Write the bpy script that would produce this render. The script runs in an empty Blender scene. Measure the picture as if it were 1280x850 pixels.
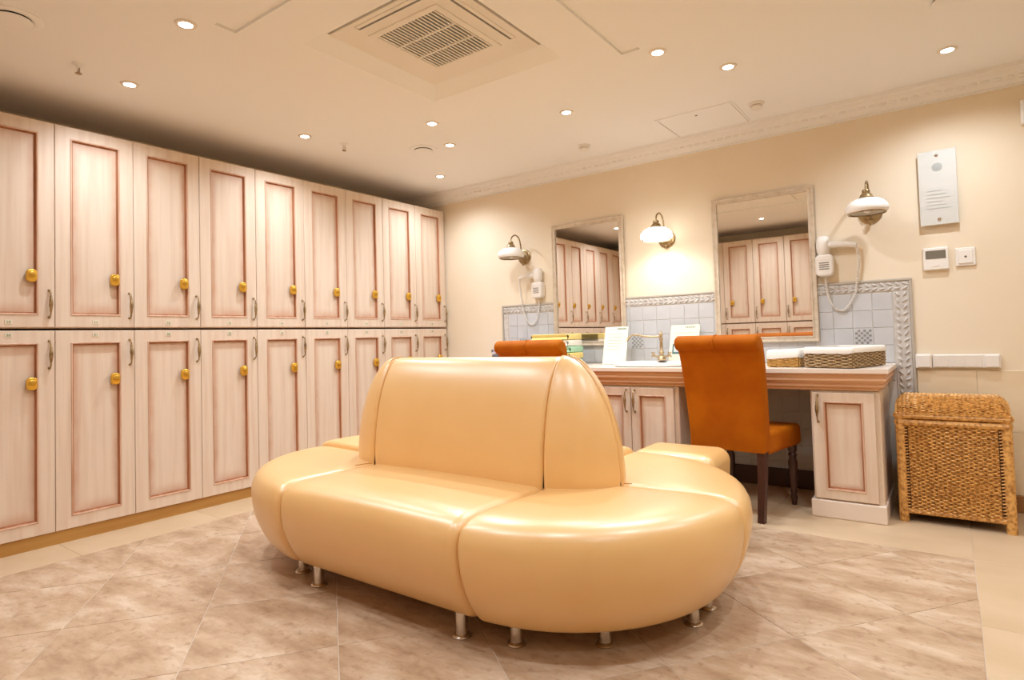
import bpy, bmesh, math, random
from mathutils import Vector, Matrix
random.seed(7)
PI = math.pi
scene = bpy.context.scene
col = scene.collection

# ------------------------------------------------------------------ camera
CAM = Vector((4.161, -4.615, 1.10))
YAW, PITCH, ROLL = math.radians(-36.07), math.radians(1.924), math.radians(-1.646)
fw = Vector((math.sin(YAW)*math.cos(PITCH), math.cos(YAW)*math.cos(PITCH), math.sin(PITCH)))
rt = Vector((math.cos(YAW), -math.sin(YAW), 0))
up = rt.cross(fw)
rt, up = (math.cos(ROLL)*rt + math.sin(ROLL)*up), (-math.sin(ROLL)*rt + math.cos(ROLL)*up)
cd = bpy.data.cameras.new('camera'); cam = bpy.data.objects.new('camera', cd); col.objects.link(cam)
cam.matrix_world = Matrix(((rt.x, up.x, -fw.x, CAM.x), (rt.y, up.y, -fw.y, CAM.y), (rt.z, up.z, -fw.z, CAM.z), (0, 0, 0, 1)))
cd.sensor_fit = 'HORIZONTAL'; cd.sensor_width = 36.0; cd.lens = 750.68/1280*36
cd.shift_x = 2.057/1280; cd.shift_y = -26.43/1280; cd.clip_start = 0.02
scene.camera = cam

# ------------------------------------------------------------------ world, exposure
w = bpy.data.worlds.new('world'); scene.world = w; w.use_nodes = True
w.node_tree.nodes['Background'].inputs[0].default_value = (1, .9, .78, 1)
w.node_tree.nodes['Background'].inputs[1].default_value = 0.05
vs = scene.view_settings
vs.view_transform = 'Standard'; vs.look = 'None'; vs.gamma = 1.0; vs.use_curve_mapping = False
vs.exposure = -0.10
scene.cycles.max_bounces = 10; scene.cycles.diffuse_bounces = 6; scene.cycles.glossy_bounces = 5
scene.cycles.caustics_reflective = False; scene.cycles.caustics_refractive = False
scene.cycles.sample_clamp_indirect = 6.0
SPOT_W = 62.0          # each ceiling downlight
LAMP_COL = (0.915, 1.0, 1.10)

# ------------------------------------------------------------------ materials
MATS = {}
def sset(bs, name, v):
    if name in bs.inputs: bs.inputs[name].default_value = v
def mat(name, base, rough=.5, metal=0.0, spec=.5, coat=0.0, emit=None, noise=None, bump=None, alpha=None, sheen=0.0, trans=0.0):
    """noise = (colour2, scale xyz, detail, lo, hi, per-object offset); bump = (scale xyz, strength, distance)"""
    if name in MATS: return MATS[name]
    m = bpy.data.materials.new(name); m.use_nodes = True; MATS[name] = m
    nt = m.node_tree; bs = nt.nodes['Principled BSDF']
    bs.inputs['Base Color'].default_value = (*base, 1)
    bs.inputs['Roughness'].default_value = rough; bs.inputs['Metallic'].default_value = metal
    sset(bs, 'Specular IOR Level', spec); sset(bs, 'Coat Weight', coat); sset(bs, 'Coat Roughness', .34); sset(bs, 'Coat IOR', 1.75)
    sset(bs, 'Sheen Weight', sheen); sset(bs, 'Transmission Weight', trans)
    if emit: sset(bs, 'Emission Color', (*emit[0], 1)); sset(bs, 'Emission Strength', emit[1])
    def coords(sc, off):
        tc = nt.nodes.new('ShaderNodeTexCoord'); mp = nt.nodes.new('ShaderNodeMapping')
        mp.inputs['Scale'].default_value = sc
        if off:
            oi = nt.nodes.new('ShaderNodeObjectInfo'); mu = nt.nodes.new('ShaderNodeVectorMath'); mu.operation = 'SCALE'
            mu.inputs[0].default_value = (13.1, 7.7, 3.3); nt.links.new(oi.outputs['Random'], mu.inputs['Scale'])
            ad = nt.nodes.new('ShaderNodeVectorMath'); ad.operation = 'ADD'
            nt.links.new(tc.outputs['Object'], ad.inputs[0]); nt.links.new(mu.outputs[0], ad.inputs[1])
            nt.links.new(ad.outputs[0], mp.inputs['Vector'])
        else: nt.links.new(tc.outputs['Object'], mp.inputs['Vector'])
        return mp
    if noise:
        c2, sc, det, lo, hi, off = noise
        mp = coords(sc, off); nz = nt.nodes.new('ShaderNodeTexNoise')
        nz.inputs['Scale'].default_value = 1; nz.inputs['Detail'].default_value = det
        nt.links.new(mp.outputs[0], nz.inputs['Vector'])
        mr = nt.nodes.new('ShaderNodeMapRange'); mr.inputs[1].default_value = lo; mr.inputs[2].default_value = hi
        nt.links.new(nz.outputs[0], mr.inputs[0])
        mx = nt.nodes.new('ShaderNodeMix'); mx.data_type = 'RGBA'
        mx.inputs[6].default_value = (*base, 1); mx.inputs[7].default_value = (*c2, 1)
        nt.links.new(mr.outputs[0], mx.inputs[0]); nt.links.new(mx.outputs[2], bs.inputs['Base Color'])
        m['mixnode'] = mx.name
    if bump:
        sc, st, di = bump
        mp = coords(sc, False); nz = nt.nodes.new('ShaderNodeTexNoise'); nz.inputs['Scale'].default_value = 1; nz.inputs['Detail'].default_value = 4
        nt.links.new(mp.outputs[0], nz.inputs['Vector'])
        bp = nt.nodes.new('ShaderNodeBump'); bp.inputs['Strength'].default_value = st; bp.inputs['Distance'].default_value = di
        nt.links.new(nz.outputs[0], bp.inputs['Height']); nt.links.new(bp.outputs[0], bs.inputs['Normal'])
    return m

M_wall = mat('cream_plaster', (.79, .675, .505), .75, spec=.2, noise=((.82, .715, .56), (1.2, 1.2, 1.2), 3, .35, .65, False), bump=((60, 60, 60), .08, .002))
M_ceil = mat('ceiling_paint', (.87, .865, .845), .8, spec=.2)
M_trimw = mat('cornice_plaster', (.84, .82, .78), .7, spec=.2)
M_wood = mat('whitewashed_wood', (.74, .61, .485), .42, spec=.35, noise=((.66, .50, .38), (34, 34, 1.6), 5, .42, .78, True), bump=((90, 90, 4), .10, .001))
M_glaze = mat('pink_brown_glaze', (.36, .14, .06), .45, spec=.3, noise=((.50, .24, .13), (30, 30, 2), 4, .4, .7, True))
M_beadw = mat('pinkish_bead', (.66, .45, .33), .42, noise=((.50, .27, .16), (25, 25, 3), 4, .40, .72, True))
M_wbody = mat('locker_carcass', (.70, .50, .38), .5)
M_gap = mat('dark_gap_wood', (.10, .045, .02), .8)
M_plinth = mat('ochre_plinth', (.42, .20, .045), .5, noise=((.50, .27, .07), (2, 2, 20), 3, .3, .7, False))
M_brass = mat('antique_brass', (.40, .29, .15), .34, metal=.8, noise=((.20, .13, .06), (40, 40, 40), 3, .45, .7, True))
M_gold = mat('gold_lock', (.80, .48, .07), .28, metal=.75)
M_goldd = mat('gold_lock_face', (.62, .36, .05), .35, metal=.7)
M_plate = mat('number_plate', (.72, .66, .50), .5)
M_ink = mat('green_grey_ink', (.16, .22, .14), .6)
M_leather = mat('cream_leather', (.77, .475, .175), .46, spec=.7, coat=1.0, noise=((.74, .445, .15), (3, 3, 3), 3, .35, .7, False), bump=((260, 260, 260), .10, .0008))
M_chrome = mat('chrome', (.72, .68, .62), .18, metal=1)
M_foot = mat('steel_foot', (.62, .56, .48), .25, metal=1)
M_suede = mat('rust_suede', (.43, .118, .002), .65, spec=.12, sheen=.0, noise=((.33, .072, .001), (5, 5, 5), 4, .35, .7, True), bump=((200, 200, 200), .12, .0008))
M_darkw = mat('dark_walnut', (.055, .018, .010), .38)
M_dtile = None
M_btile = mat('beige_floor_tile', (.60, .445, .285), .42, spec=.4, noise=((.54, .39, .235), (2.5, 5, 1), 5, .35, .7, True))
M_grout = mat('floor_grout', (.62, .51, .40), .8)
M_wtile = mat('grey_wall_tile', (.58, .585, .59), .35, noise=((.52, .525, .53), (6, 6, 6), 3, .3, .7, True))
M_wgrout = mat('wall_grout', (.70, .66, .60), .8)
M_relief = mat('relief_border', (.60, .57, .53), .5, noise=((.48, .44, .40), (25, 25, 25), 3, .4, .7, False))
M_mosaic = mat('mosaic_dark', (.26, .25, .24), .4)
M_wains = mat('beige_wall_tile', (.78, .64, .44), .5, noise=((.72, .57, .37), (3, 3, 6), 4, .35, .7, True))
M_baseb = mat('brown_baseboard', (.30, .14, .04), .5)
M_worktop = mat('pinkish_worktop', (.78, .67, .57), .3)
M_crown = mat('crown_wood', (.70, .43, .255), .42, noise=((.60, .31, .15), (2, 20, 60), 4, .4, .75, True))
M_ceram = mat('white_ceramic', (.86, .84, .80), .12, spec=.6)
M_white = mat('white_plastic', (.82, .78, .72), .35)
M_glassw = mat('opal_glass', (.88, .86, .82), .2, spec=.5)
M_mirror = mat('mirror_glass', (.90, .88, .85), .012, metal=1)
M_mframe = mat('mirror_frame', (.66, .56, .43), .38, metal=.1, noise=((.56, .45, .32), (25, 25, 25), 3, .4, .7, True))
M_dark = mat('black_void', (.012, .009, .007), .7)
M_acw = mat('air_conditioner_plastic', (.78, .73, .65), .5)
M_screen = mat('grey_display', (.19, .17, .13), .25)
M_steel = mat('brushed_plate', (.70, .73, .71), .25, metal=.25, noise=((.78, .79, .76), (2, 2, 14), 3, .3, .7, False))
M_wick = mat('wicker', (.74, .41, .12), .45, noise=((.34, .135, .025), (60, 60, 60), 3, .42, .68, False))
M_wick2 = mat('wicker_pale', (.42, .28, .13), .55, noise=((.22, .12, .045), (70, 70, 70), 3, .42, .68, False))
M_wick3 = mat('wicker_honey', (.55, .31, .07), .55, noise=((.36, .17, .03), (70, 70, 70), 3, .42, .68, False))
M_wickin = mat('wicker_inner', (.12, .055, .02), .8)
M_cloth = mat('white_cloth', (.84, .80, .73), .85, bump=((300, 300, 300), .2, .001))
M_paper = mat('cream_card', (.84, .82, .64), .6)
M_spotc = mat('downlight_glow', (1, 1, 1), .5, emit=((1, .95, .86), 26.0))
M_spotr = mat('downlight_ring', (.78, .70, .60), .35)
M_lit = mat('lit_opal_glass', (.95, .93, .9), .3, emit=((1, .95, .87), 5.5))
def towel_mat(n, c): return mat(n, c, .95, spec=.1, bump=((500, 500, 500), .4, .002))
M_ty, M_tw, M_tg, M_tc, M_tl, M_td = [towel_mat(n, c) for n, c in (('towel_yellow', (.85, .68, .26)), ('towel_white', (.86, .82, .72)), ('towel_mint', (.42, .68, .46)), ('towel_turquoise', (.33, .66, .62)), ('towel_lilac', (.48, .42, .46)), ('towel_slate', (.20, .20, .26)))]

def stone_tile_material():
    m = bpy.data.materials.new('brown_stone_tile'); m.use_nodes = True; nt = m.node_tree; bs = nt.nodes['Principled BSDF']
    bs.inputs['Roughness'].default_value = .36; sset(bs, 'Specular IOR Level', .45)
    tc = nt.nodes.new('ShaderNodeTexCoord'); oi = nt.nodes.new('ShaderNodeObjectInfo')
    sc = nt.nodes.new('ShaderNodeVectorMath'); sc.operation = 'SCALE'; sc.inputs[0].default_value = (11.3, 23.1, 5.7)
    nt.links.new(oi.outputs['Random'], sc.inputs['Scale'])
    ad = nt.nodes.new('ShaderNodeVectorMath'); ad.operation = 'ADD'
    nt.links.new(tc.outputs['Object'], ad.inputs[0]); nt.links.new(sc.outputs[0], ad.inputs[1])
    mp = nt.nodes.new('ShaderNodeMapping'); mp.inputs['Rotation'].default_value = (0, 0, math.radians(-53)); mp.inputs['Scale'].default_value = (3.2, 8.5, 1)
    nt.links.new(ad.outputs[0], mp.inputs['Vector'])
    n1 = nt.nodes.new('ShaderNodeTexNoise'); n1.inputs['Scale'].default_value = 1.0; n1.inputs['Detail'].default_value = 9; n1.inputs['Roughness'].default_value = .68; n1.inputs['Distortion'].default_value = .12
    nt.links.new(mp.outputs[0], n1.inputs['Vector'])
    r1 = nt.nodes.new('ShaderNodeValToRGB'); e = r1.color_ramp.elements
    e[0].position = .30; e[0].color = (.33, .205, .115, 1); e[1].position = .70; e[1].color = (.66, .525, .385, 1)
    k = r1.color_ramp.elements.new(.50); k.color = (.50, .35, .225, 1)
    nt.links.new(n1.outputs[0], r1.inputs[0])
    n2 = nt.nodes.new('ShaderNodeTexNoise'); n2.inputs['Scale'].default_value = 30; n2.inputs['Detail'].default_value = 5
    nt.links.new(ad.outputs[0], n2.inputs['Vector'])
    mr = nt.nodes.new('ShaderNodeMapRange'); mr.inputs[1].default_value = .56; mr.inputs[2].default_value = .72; mr.inputs[4].default_value = .55
    nt.links.new(n2.outputs[0], mr.inputs[0])
    mx = nt.nodes.new('ShaderNodeMix'); mx.data_type = 'RGBA'; mx.inputs[7].default_value = (.30, .17, .09, 1)
    nt.links.new(mr.outputs[0], mx.inputs[0]); nt.links.new(r1.outputs[0], mx.inputs[6]); nt.links.new(mx.outputs[2], bs.inputs['Base Color'])
    bp = nt.nodes.new('ShaderNodeBump'); bp.inputs['Strength'].default_value = .12; bp.inputs['Distance'].default_value = .003
    nt.links.new(n1.outputs[0], bp.inputs['Height']); nt.links.new(bp.outputs[0], bs.inputs['Normal'])
    return m
M_dtile = stone_tile_material()

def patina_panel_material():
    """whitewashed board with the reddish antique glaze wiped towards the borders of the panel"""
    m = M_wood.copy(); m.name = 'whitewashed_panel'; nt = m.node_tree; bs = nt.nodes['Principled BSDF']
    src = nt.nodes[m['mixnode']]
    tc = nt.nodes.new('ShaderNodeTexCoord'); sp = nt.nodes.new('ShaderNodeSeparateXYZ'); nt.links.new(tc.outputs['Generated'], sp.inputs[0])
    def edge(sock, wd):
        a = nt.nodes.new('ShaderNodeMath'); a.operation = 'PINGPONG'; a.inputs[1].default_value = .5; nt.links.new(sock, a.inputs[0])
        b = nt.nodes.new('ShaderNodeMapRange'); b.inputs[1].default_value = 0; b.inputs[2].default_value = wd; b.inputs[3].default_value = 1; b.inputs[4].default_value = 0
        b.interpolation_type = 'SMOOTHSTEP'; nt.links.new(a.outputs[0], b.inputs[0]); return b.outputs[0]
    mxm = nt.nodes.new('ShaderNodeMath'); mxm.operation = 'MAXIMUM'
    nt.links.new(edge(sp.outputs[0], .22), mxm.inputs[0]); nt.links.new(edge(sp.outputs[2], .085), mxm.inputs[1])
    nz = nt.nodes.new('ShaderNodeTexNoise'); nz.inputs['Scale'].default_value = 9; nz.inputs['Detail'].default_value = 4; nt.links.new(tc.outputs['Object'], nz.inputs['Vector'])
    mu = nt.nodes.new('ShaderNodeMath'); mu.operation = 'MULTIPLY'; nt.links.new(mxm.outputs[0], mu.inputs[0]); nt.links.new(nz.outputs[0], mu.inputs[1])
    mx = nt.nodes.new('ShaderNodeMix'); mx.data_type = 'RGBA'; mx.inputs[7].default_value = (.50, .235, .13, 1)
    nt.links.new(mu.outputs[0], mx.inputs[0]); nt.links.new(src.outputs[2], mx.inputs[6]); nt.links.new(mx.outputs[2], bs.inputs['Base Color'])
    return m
M_panel = patina_panel_material()

# ------------------------------------------------------------------ mesh helpers
class MB:
    def __init__(s): s.v = []; s.f = []
    def add(s, v, f):
        n = len(s.v); s.v += [tuple(p) for p in v]; s.f += [tuple(i+n for i in q) for q in f]; return s
    def box(s, x0, x1, y0, y1, z0, z1, c=0.0):
        if c <= 0:
            v = [(x, y, z) for z in (z0, z1) for y in (y0, y1) for x in (x0, x1)]
            return s.add(v, [(0, 2, 3, 1), (4, 5, 7, 6), (0, 1, 5, 4), (2, 6, 7, 3), (0, 4, 6, 2), (1, 3, 7, 5)])
        bm = bmesh.new(); bmesh.ops.create_cube(bm, size=1)
        for q in bm.verts: q.co = Vector(((x0+x1)/2+q.co.x*(x1-x0), (y0+y1)/2+q.co.y*(y1-y0), (z0+z1)/2+q.co.z*(z1-z0)))
        bmesh.ops.bevel(bm, geom=bm.edges[:], offset=c, segments=2 if c > .004 else 1, affect='EDGES', profile=.5)
        bm.verts.index_update(); s.add([q.co for q in bm.verts], [[q.index for q in f.verts] for f in bm.faces]); bm.free(); return s
    def loops(s, rings, cap0=True, cap1=True, closed=True):
        n = len(rings[0]); b = len(s.v)
        for r in rings: s.v += [tuple(p) for p in r]
        m = n if closed else n-1
        for i in range(len(rings)-1):
            for j in range(m):
                k = (j+1) % n; s.f.append((b+i*n+j, b+i*n+k, b+(i+1)*n+k, b+(i+1)*n+j))
        if cap0: s.f.append(tuple(b+j for j in reversed(range(n))))
        if cap1: s.f.append(tuple(b+(len(rings)-1)*n+j for j in range(n)))
        return s
    def lathe(s, prof, c=(0, 0, 0), n=24, axis='z', cap=True):
        rings = []
        for r, h in prof:
            ring = []
            for i in range(n):
                a = 2*PI*i/n; p = (r*math.cos(a), r*math.sin(a), h)
                if axis == 'y': p = (p[0], -p[2], p[1])
                elif axis == 'x': p = (p[2], p[0], p[1])
                ring.append((c[0]+p[0], c[1]+p[1], c[2]+p[2]))
            rings.append(ring)
        return s.loops(rings, cap, cap)
    def tube(s, path, rad, n=8, flat=1.0):
        P = [Vector(p) for p in path]; rings = []; prev = None
        for i, p in enumerate(P):
            t = (P[min(i+1, len(P)-1)]-P[max(i-1, 0)]).normalized()
            if prev is None:
                a = Vector((0, 0, 1)) if abs(t.z) < .9 else Vector((1, 0, 0)); u = t.cross(a).normalized()
            else: u = (prev - t*prev.dot(t)).normalized()
            prev = u; v = t.cross(u); r = rad[i] if isinstance(rad, (list, tuple)) else rad
            rings.append([p+u*(r*math.cos(2*PI*k/n))+v*(r*flat*math.sin(2*PI*k/n)) for k in range(n)])
        return s.loops(rings)
    def ellipsoid(s, c, r, nu=8, nv=5, rot=None):
        rings = []
        for j in range(1, nv):
            th = PI*j/nv; ring = []
            for i in range(nu):
                a = 2*PI*i/nu; p = Vector((r[0]*math.sin(th)*math.cos(a), r[1]*math.sin(th)*math.sin(a), r[2]*math.cos(th)))
                if rot: p = rot @ p
                ring.append(Vector(c)+p)
            rings.append(ring)
        return s.loops(rings)
    def build(s, name, m, parent=None, smooth=None, loc=None, rotz=0.0):
        me = bpy.data.meshes.new(name); me.from_pydata(s.v, [], s.f); me.update()
        bm = bmesh.new(); bm.from_mesh(me); bmesh.ops.recalc_face_normals(bm, faces=bm.faces[:]); bm.to_mesh(me); bm.free()
        me.materials.append(m)
        if smooth:
            for p in me.polygons: p.use_smooth = True
            me.set_sharp_from_angle(angle=math.radians(smooth))
        return link(name, me, parent, loc, rotz)
def link(name, me, parent=None, loc=None, rotz=0.0):
    o = bpy.data.objects.new(name, me); col.objects.link(o); o.parent = parent
    if loc is not None: o.location = loc
    if rotz: o.rotation_euler.z = rotz
    return o
def tag(o, label=None, cat=None, group=None, kind=None):
    if label: o['label'] = label
    if cat: o['category'] = cat
    if group: o['group'] = group
    if kind: o['kind'] = kind
    return o
def empty(name, loc, rz=0.0, label=None, cat=None, group=None, kind=None):
    o = bpy.data.objects.new(name, None); col.objects.link(o); o.location = loc; o.rotation_euler.z = rz
    o.empty_display_size = .1
    return tag(o, label, cat, group, kind)
def copy_tree(o, parent=None):
    c = o.copy(); col.objects.link(c); c.parent = parent
    for ch in list(o.children): copy_tree(ch, c)
    return c
def normals2d(prof):
    n = len(prof); out = []
    area = sum(prof[i][0]*prof[(i+1) % n][1]-prof[(i+1) % n][0]*prof[i][1] for i in range(n))
    sg = 1 if area > 0 else -1
    for i in range(n):
        a, b, c = prof[i-1], prof[i], prof[(i+1) % n]
        t = Vector((c[0]-a[0], c[1]-a[1]))
        if t.length < 1e-9: out.append((0, 0)); continue
        t.normalize(); out.append((sg*t.y, -sg*t.x))
    return out
def puff(prof, L, mapfn, b=.02, nmid=10, nend=6, fixed=None, crown=None):
    """closed profile swept along s in [0, L]; its ends are rounded over by b, so that neighbours meet in a seam"""
    N = normals2d(prof); st = []
    for i in range(nend+1):
        a = PI/2*i/nend; st.append((b*(1-math.cos(a)) if True else 0, b*(1-math.sin(a))))
    d = [(s, e) for s, e in st]
    mids = [(b+(L-2*b)*i/nmid, 0) for i in range(1, nmid)]
    sts = d + mids + [(L-s, e) for s, e in reversed(d)]
    rings = []
    for s, e in sts:
        ring = []
        for i, (p, nn) in enumerate(zip(prof, N)):
            if fixed and fixed(p): q = p
            else: q = (p[0]-nn[0]*e, p[1]-nn[1]*e)
            if crown: q = crown(q, s/L)
            ring.append(mapfn(q[0], q[1], s))
        rings.append(ring)
    return MB().loops(rings)
def rrect(w, h, r, n=5, cx=0, cy=0):
    out = []
    for (sx, sy, a0) in ((1, 1, 0), (-1, 1, PI/2), (-1, -1, PI), (1, -1, 1.5*PI)):
        for i in range(n+1):
            a = a0+PI/2*i/n; out.append((cx+sx*(w/2-r)+r*math.cos(a), cy+sy*(h/2-r)+r*math.sin(a)))
    return out
def catmull(pts, n=4, closed=False):
    P = [Vector(p) for p in pts]; out = []; m = len(P)
    rng = range(m if closed else m-1)
    for i in rng:
        p0 = P[(i-1) % m] if closed or i > 0 else P[i]; p1 = P[i]; p2 = P[(i+1) % m]; p3 = P[(i+2) % m] if closed or i+2 < m else P[(i+1) % m]
        for k in range(n):
            t = k/n; out.append(.5*((2*p1)+(-p0+p2)*t+(2*p0-5*p1+4*p2-p3)*t*t+(-p0+3*p1-3*p2+p3)*t**3))
    if not closed: out.append(P[-1])
    return out
def text_mesh(txt, size, depth=.0008):
    cu = bpy.data.curves.new('txt', 'FONT'); cu.body = txt; cu.size = size; cu.extrude = depth; cu.align_x = 'CENTER'; cu.align_y = 'CENTER'; cu.resolution_u = 2
    o = bpy.data.objects.new('txt', cu); col.objects.link(o)
    dg = bpy.context.evaluated_depsgraph_get(); me = bpy.data.meshes.new_from_object(o.evaluated_get(dg))
    bpy.data.objects.remove(o); bpy.data.curves.remove(cu)
    me.transform(Matrix.Rotation(PI/2, 4, 'X'))       # upright, facing -y
    return me

# ------------------------------------------------------------------ room shell
RX0, RX1, RY0, RY1, CH = -0.55, 5.75, -5.05, 0.0, 2.62
floor = MB().box(RX0, RX1, RY0, RY1, -.06, -.0022).build('floor', M_grout); tag(floor, kind='structure')
def clip(poly, x0, x1, y0, y1):
    for ax, val, sg in ((0, x0, 1), (0, x1, -1), (1, y0, 1), (1, y1, -1)):
        out = []
        for i in range(len(poly)):
            a, b = poly[i-1], poly[i]; da, db = sg*(a[ax]-val), sg*(b[ax]-val)
            if (da >= 0) != (db >= 0):
                t = da/(da-db); out.append((a[0]+(b[0]-a[0])*t, a[1]+(b[1]-a[1])*t))
            if db >= 0: out.append(b)
        poly = out
        if len(poly) < 3: return []
    return poly
def tile_piece(poly, m, name='tile', g=.0026):
    cx = sum(p[0] for p in poly)/len(poly); cy = sum(p[1] for p in poly)/len(poly)
    def sh(d): # shrink towards the centre, by about d
        o = []
        for p in poly:
            v = Vector((p[0]-cx, p[1]-cy)); l = v.length; o.append((cx+v.x*(1-d/l), cy+v.y*(1-d/l)))
        return o
    a, b = sh(g), sh(g+.0022)
    r = [[(*p, -.0022) for p in a], [(*p, -.0009) for p in a], [(*p, 0) for p in b]]
    return MB().loops(r).build(name, m, floor)
# brown stone carpet laid on the skew
TA = math.radians(53.0); tx, ty = Vector((math.cos(TA), math.sin(TA))), Vector((math.sin(TA), -math.cos(TA)))
BX0, BX1, BY0, BY1 = .335, 4.212, -4.12, -1.032
ST = .5235; t0, s0 = -1.166, 3.770; SS = .5195
for i in range(-12, 14):
    for j in range(-14, 10):
        q = [tx*(t0+(i+a)*ST)+ty*(s0+(j+b)*SS) for a, b in ((0, 0), (1, 0), (1, 1), (0, 1))]
        pl = clip([(p.x, p.y) for p in q], BX0, BX1, BY0, BY1)
        if len(pl) >= 3:
            ar = abs(sum(pl[k-1][0]*pl[k][1]-pl[k][0]*pl[k-1][1] for k in range(len(pl))))/2
            if ar > .002: tile_piece(pl, M_dtile)
def strip(x0, x1, y0, y1, nx, ny):
    for i in range(nx):
        for j in range(ny):
            a, b = x0+(x1-x0)*i/nx, x0+(x1-x0)*(i+1)/nx; c, d = y0+(y1-y0)*j/ny, y0+(y1-y0)*(j+1)/ny
            tile_piece([(a, c), (b, c), (b, d), (a, d)], M_btile, g=.0012)
strip(RX0, BX0, BY0, BY1, 1, 4); strip(RX0, BX0, BY1, 0, 1, 1); strip(BX0, BX1, BY1, -.5, 4, 1); strip(BX0, BX1, -.5, 0, 4, 1)
strip(BX1, RX1, BY0, BY1, 2, 4); strip(BX1, RX1, BY1, 0, 2, 1); strip(RX0, RX1, RY0, BY0, 6, 1)

def wall(name, *b): return tag(MB().box(*b).build(name, M_wall), kind='structure')
wall_back = wall('wall_back', RX0-.1, RX1+.1, 0, .1, -.06, CH+.2)
wall('wall_left', RX0-.1, RX0, RY0, 0, -.06, CH+.2); wall('wall_right', RX1, RX1+.1, RY0, 0, -.06, CH+.2); wall('wall_front', RX0-.1, RX1+.1, RY0-.1, RY0, -.06, CH+.2)
# ceiling with the square opening of the air conditioner
AX0, AX1, AY0, AY1 = 1.593, 2.525, -2.793, -1.833
def hole_panel(rects, x0, x1, y0, y1, z0, z1):
    """flat panel with rectangular holes, made of a grid of boxes"""
    xs = sorted({x0, x1, *[v for r_ in rects for v in r_[:2]]}); ys = sorted({y0, y1, *[v for r_ in rects for v in r_[2:]]}); mb = MB()
    for i in range(len(xs)-1):
        for j in range(len(ys)-1):
            mx, my = (xs[i]+xs[i+1])/2, (ys[j]+ys[j+1])/2
            if any(a < mx < b and c < my < d for a, b, c, d in rects): continue
            mb.box(xs[i], xs[i+1], ys[j], ys[j+1], z0, z1)
    return mb
R1, R2 = (1.43, 2.90, -3.165, -3.06), (2.795, 2.90, -3.06, -1.645)
ceiling = tag(hole_panel([(AX0, AX1, AY0, AY1), R1, R2], RX0, RX1, RY0, 0, CH, CH+.03).build('ceiling', M_ceil), kind='structure')
# bevelled reveal of the opening
def rect(x0, x1, y0, y1, z): return [(x0, y0, z), (x1, y0, z), (x1, y1, z), (x0, y1, z)]
PX0, PX1, PY0, PY1 = 1.683, 2.465, -2.72, -1.935
rev = MB().loops([rect(AX0, AX1, AY0, AY1, CH+.001), rect(PX0, PX1, PY0, PY1, CH+.052), rect(PX0, PX1, PY0, PY1, CH+.3), rect(AX0, AX1, AY0, AY1, CH+.3)], False, False)
rev.build('opening_reveal', M_ceil, ceiling)
MB().box(AX0-.02, AX1+.02, AY0-.02, AY1+.02, CH+.3, CH+.32).build('opening_cap', M_ceil, ceiling)
# shallow flat strips framing the opening
tag(MB().box(1.4305, 2.8995, -3.1645, -3.0605, CH+.012, CH+.045).build('trim_1', M_ceil), kind='structure')
tag(MB().box(2.7955, 2.8995, -3.0595, -1.6455, CH+.012, CH+.045).build('trim_2', M_ceil), kind='structure')
# cornice along the back wall
cp = [(0, 2.508), (-.012, 2.508), (-.016, 2.518), (-.024, 2.522), (-.030, 2.536), (-.052, 2.556), (-.072, 2.580), (-.078, 2.596), (-.098, 2.600), (-.104, 2.6195), (0, 2.6195)]
co = MB().loops([[(x, y, z) for y, z in cp] for x in (RX0+.002, RX1-.002)]).build('trim_3', M_trimw); tag(co, kind='structure')
mb = MB()
for i in range(int((RX1-.1)/.058)):
    mb.ellipsoid((.05+i*.058, -.051, 2.556), (.024, .010, .016), 8, 5)
tag(mb.build('cornice_ornament', M_trimw, co, 60), kind='stuff')
mb = MB()
for i in range(int((RX1-.1)/.03)): mb.box(.04+i*.03, .056+i*.03, -.021, -.010, 2.5085, 2.5165)
tag(mb.build('cornice_beading', M_trimw, co), kind='stuff')
# beige tile dado right of the vanity, with brown baseboard
dado = tag(MB().box(3.986, RX1-.002, -.004, -.0005, .10, .828).build('trim_8', M_wgrout), kind='structure')
for i in range(6):
    x0 = 3.987+i*.30
    for j in range(2): MB().box(x0+.001, min(x0+.299, RX1-.002), -.008, -.003, .10+j*.365, .10+j*.365+.363, .0015).build('wall_tile', M_wains, dado)
tag(MB().box(3.987, RX1-.002, -.018, -.0005, 0, .10, .004).build('baseboard_back', M_baseb), kind='structure')
tag(MB().box(2.675, 3.455, -.034, -.021, 0, .13, .003).build('baseboard_kneehole', M_darkw), kind='structure')

# ------------------------------------------------------------------ panelled doors (front faces -y, origin at lower left front corner)
def door_parts(W, Hh, parent, loc, st=.076, hx=None, hz=None, name='door', t=.02, handle=True, wood=None, rail=None):
    rl = rail or st-.006
    def ring(ix, iz, y): return [(ix, y, iz), (W-ix, y, iz), (W-ix, y, Hh-iz), (ix, y, Hh-iz)]
    b = MB().loops([ring(.0008, .0012, t), ring(.0008, .0012, .0025), ring(.0032, .0036, 0), ring(st, rl, 0), ring(st, rl, t)], False, False)
    d = b.build(name, wood or M_wood, parent, loc=loc)
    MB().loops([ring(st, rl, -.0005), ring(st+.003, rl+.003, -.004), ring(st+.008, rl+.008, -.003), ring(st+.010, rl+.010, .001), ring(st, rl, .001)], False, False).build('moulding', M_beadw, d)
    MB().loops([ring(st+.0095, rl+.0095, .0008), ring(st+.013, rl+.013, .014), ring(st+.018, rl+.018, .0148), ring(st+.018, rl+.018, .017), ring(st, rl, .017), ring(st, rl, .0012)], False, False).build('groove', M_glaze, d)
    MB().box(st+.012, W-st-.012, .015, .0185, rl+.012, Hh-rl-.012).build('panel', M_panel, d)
    if handle: handle_part(d, hx, hz)
    return d
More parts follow.
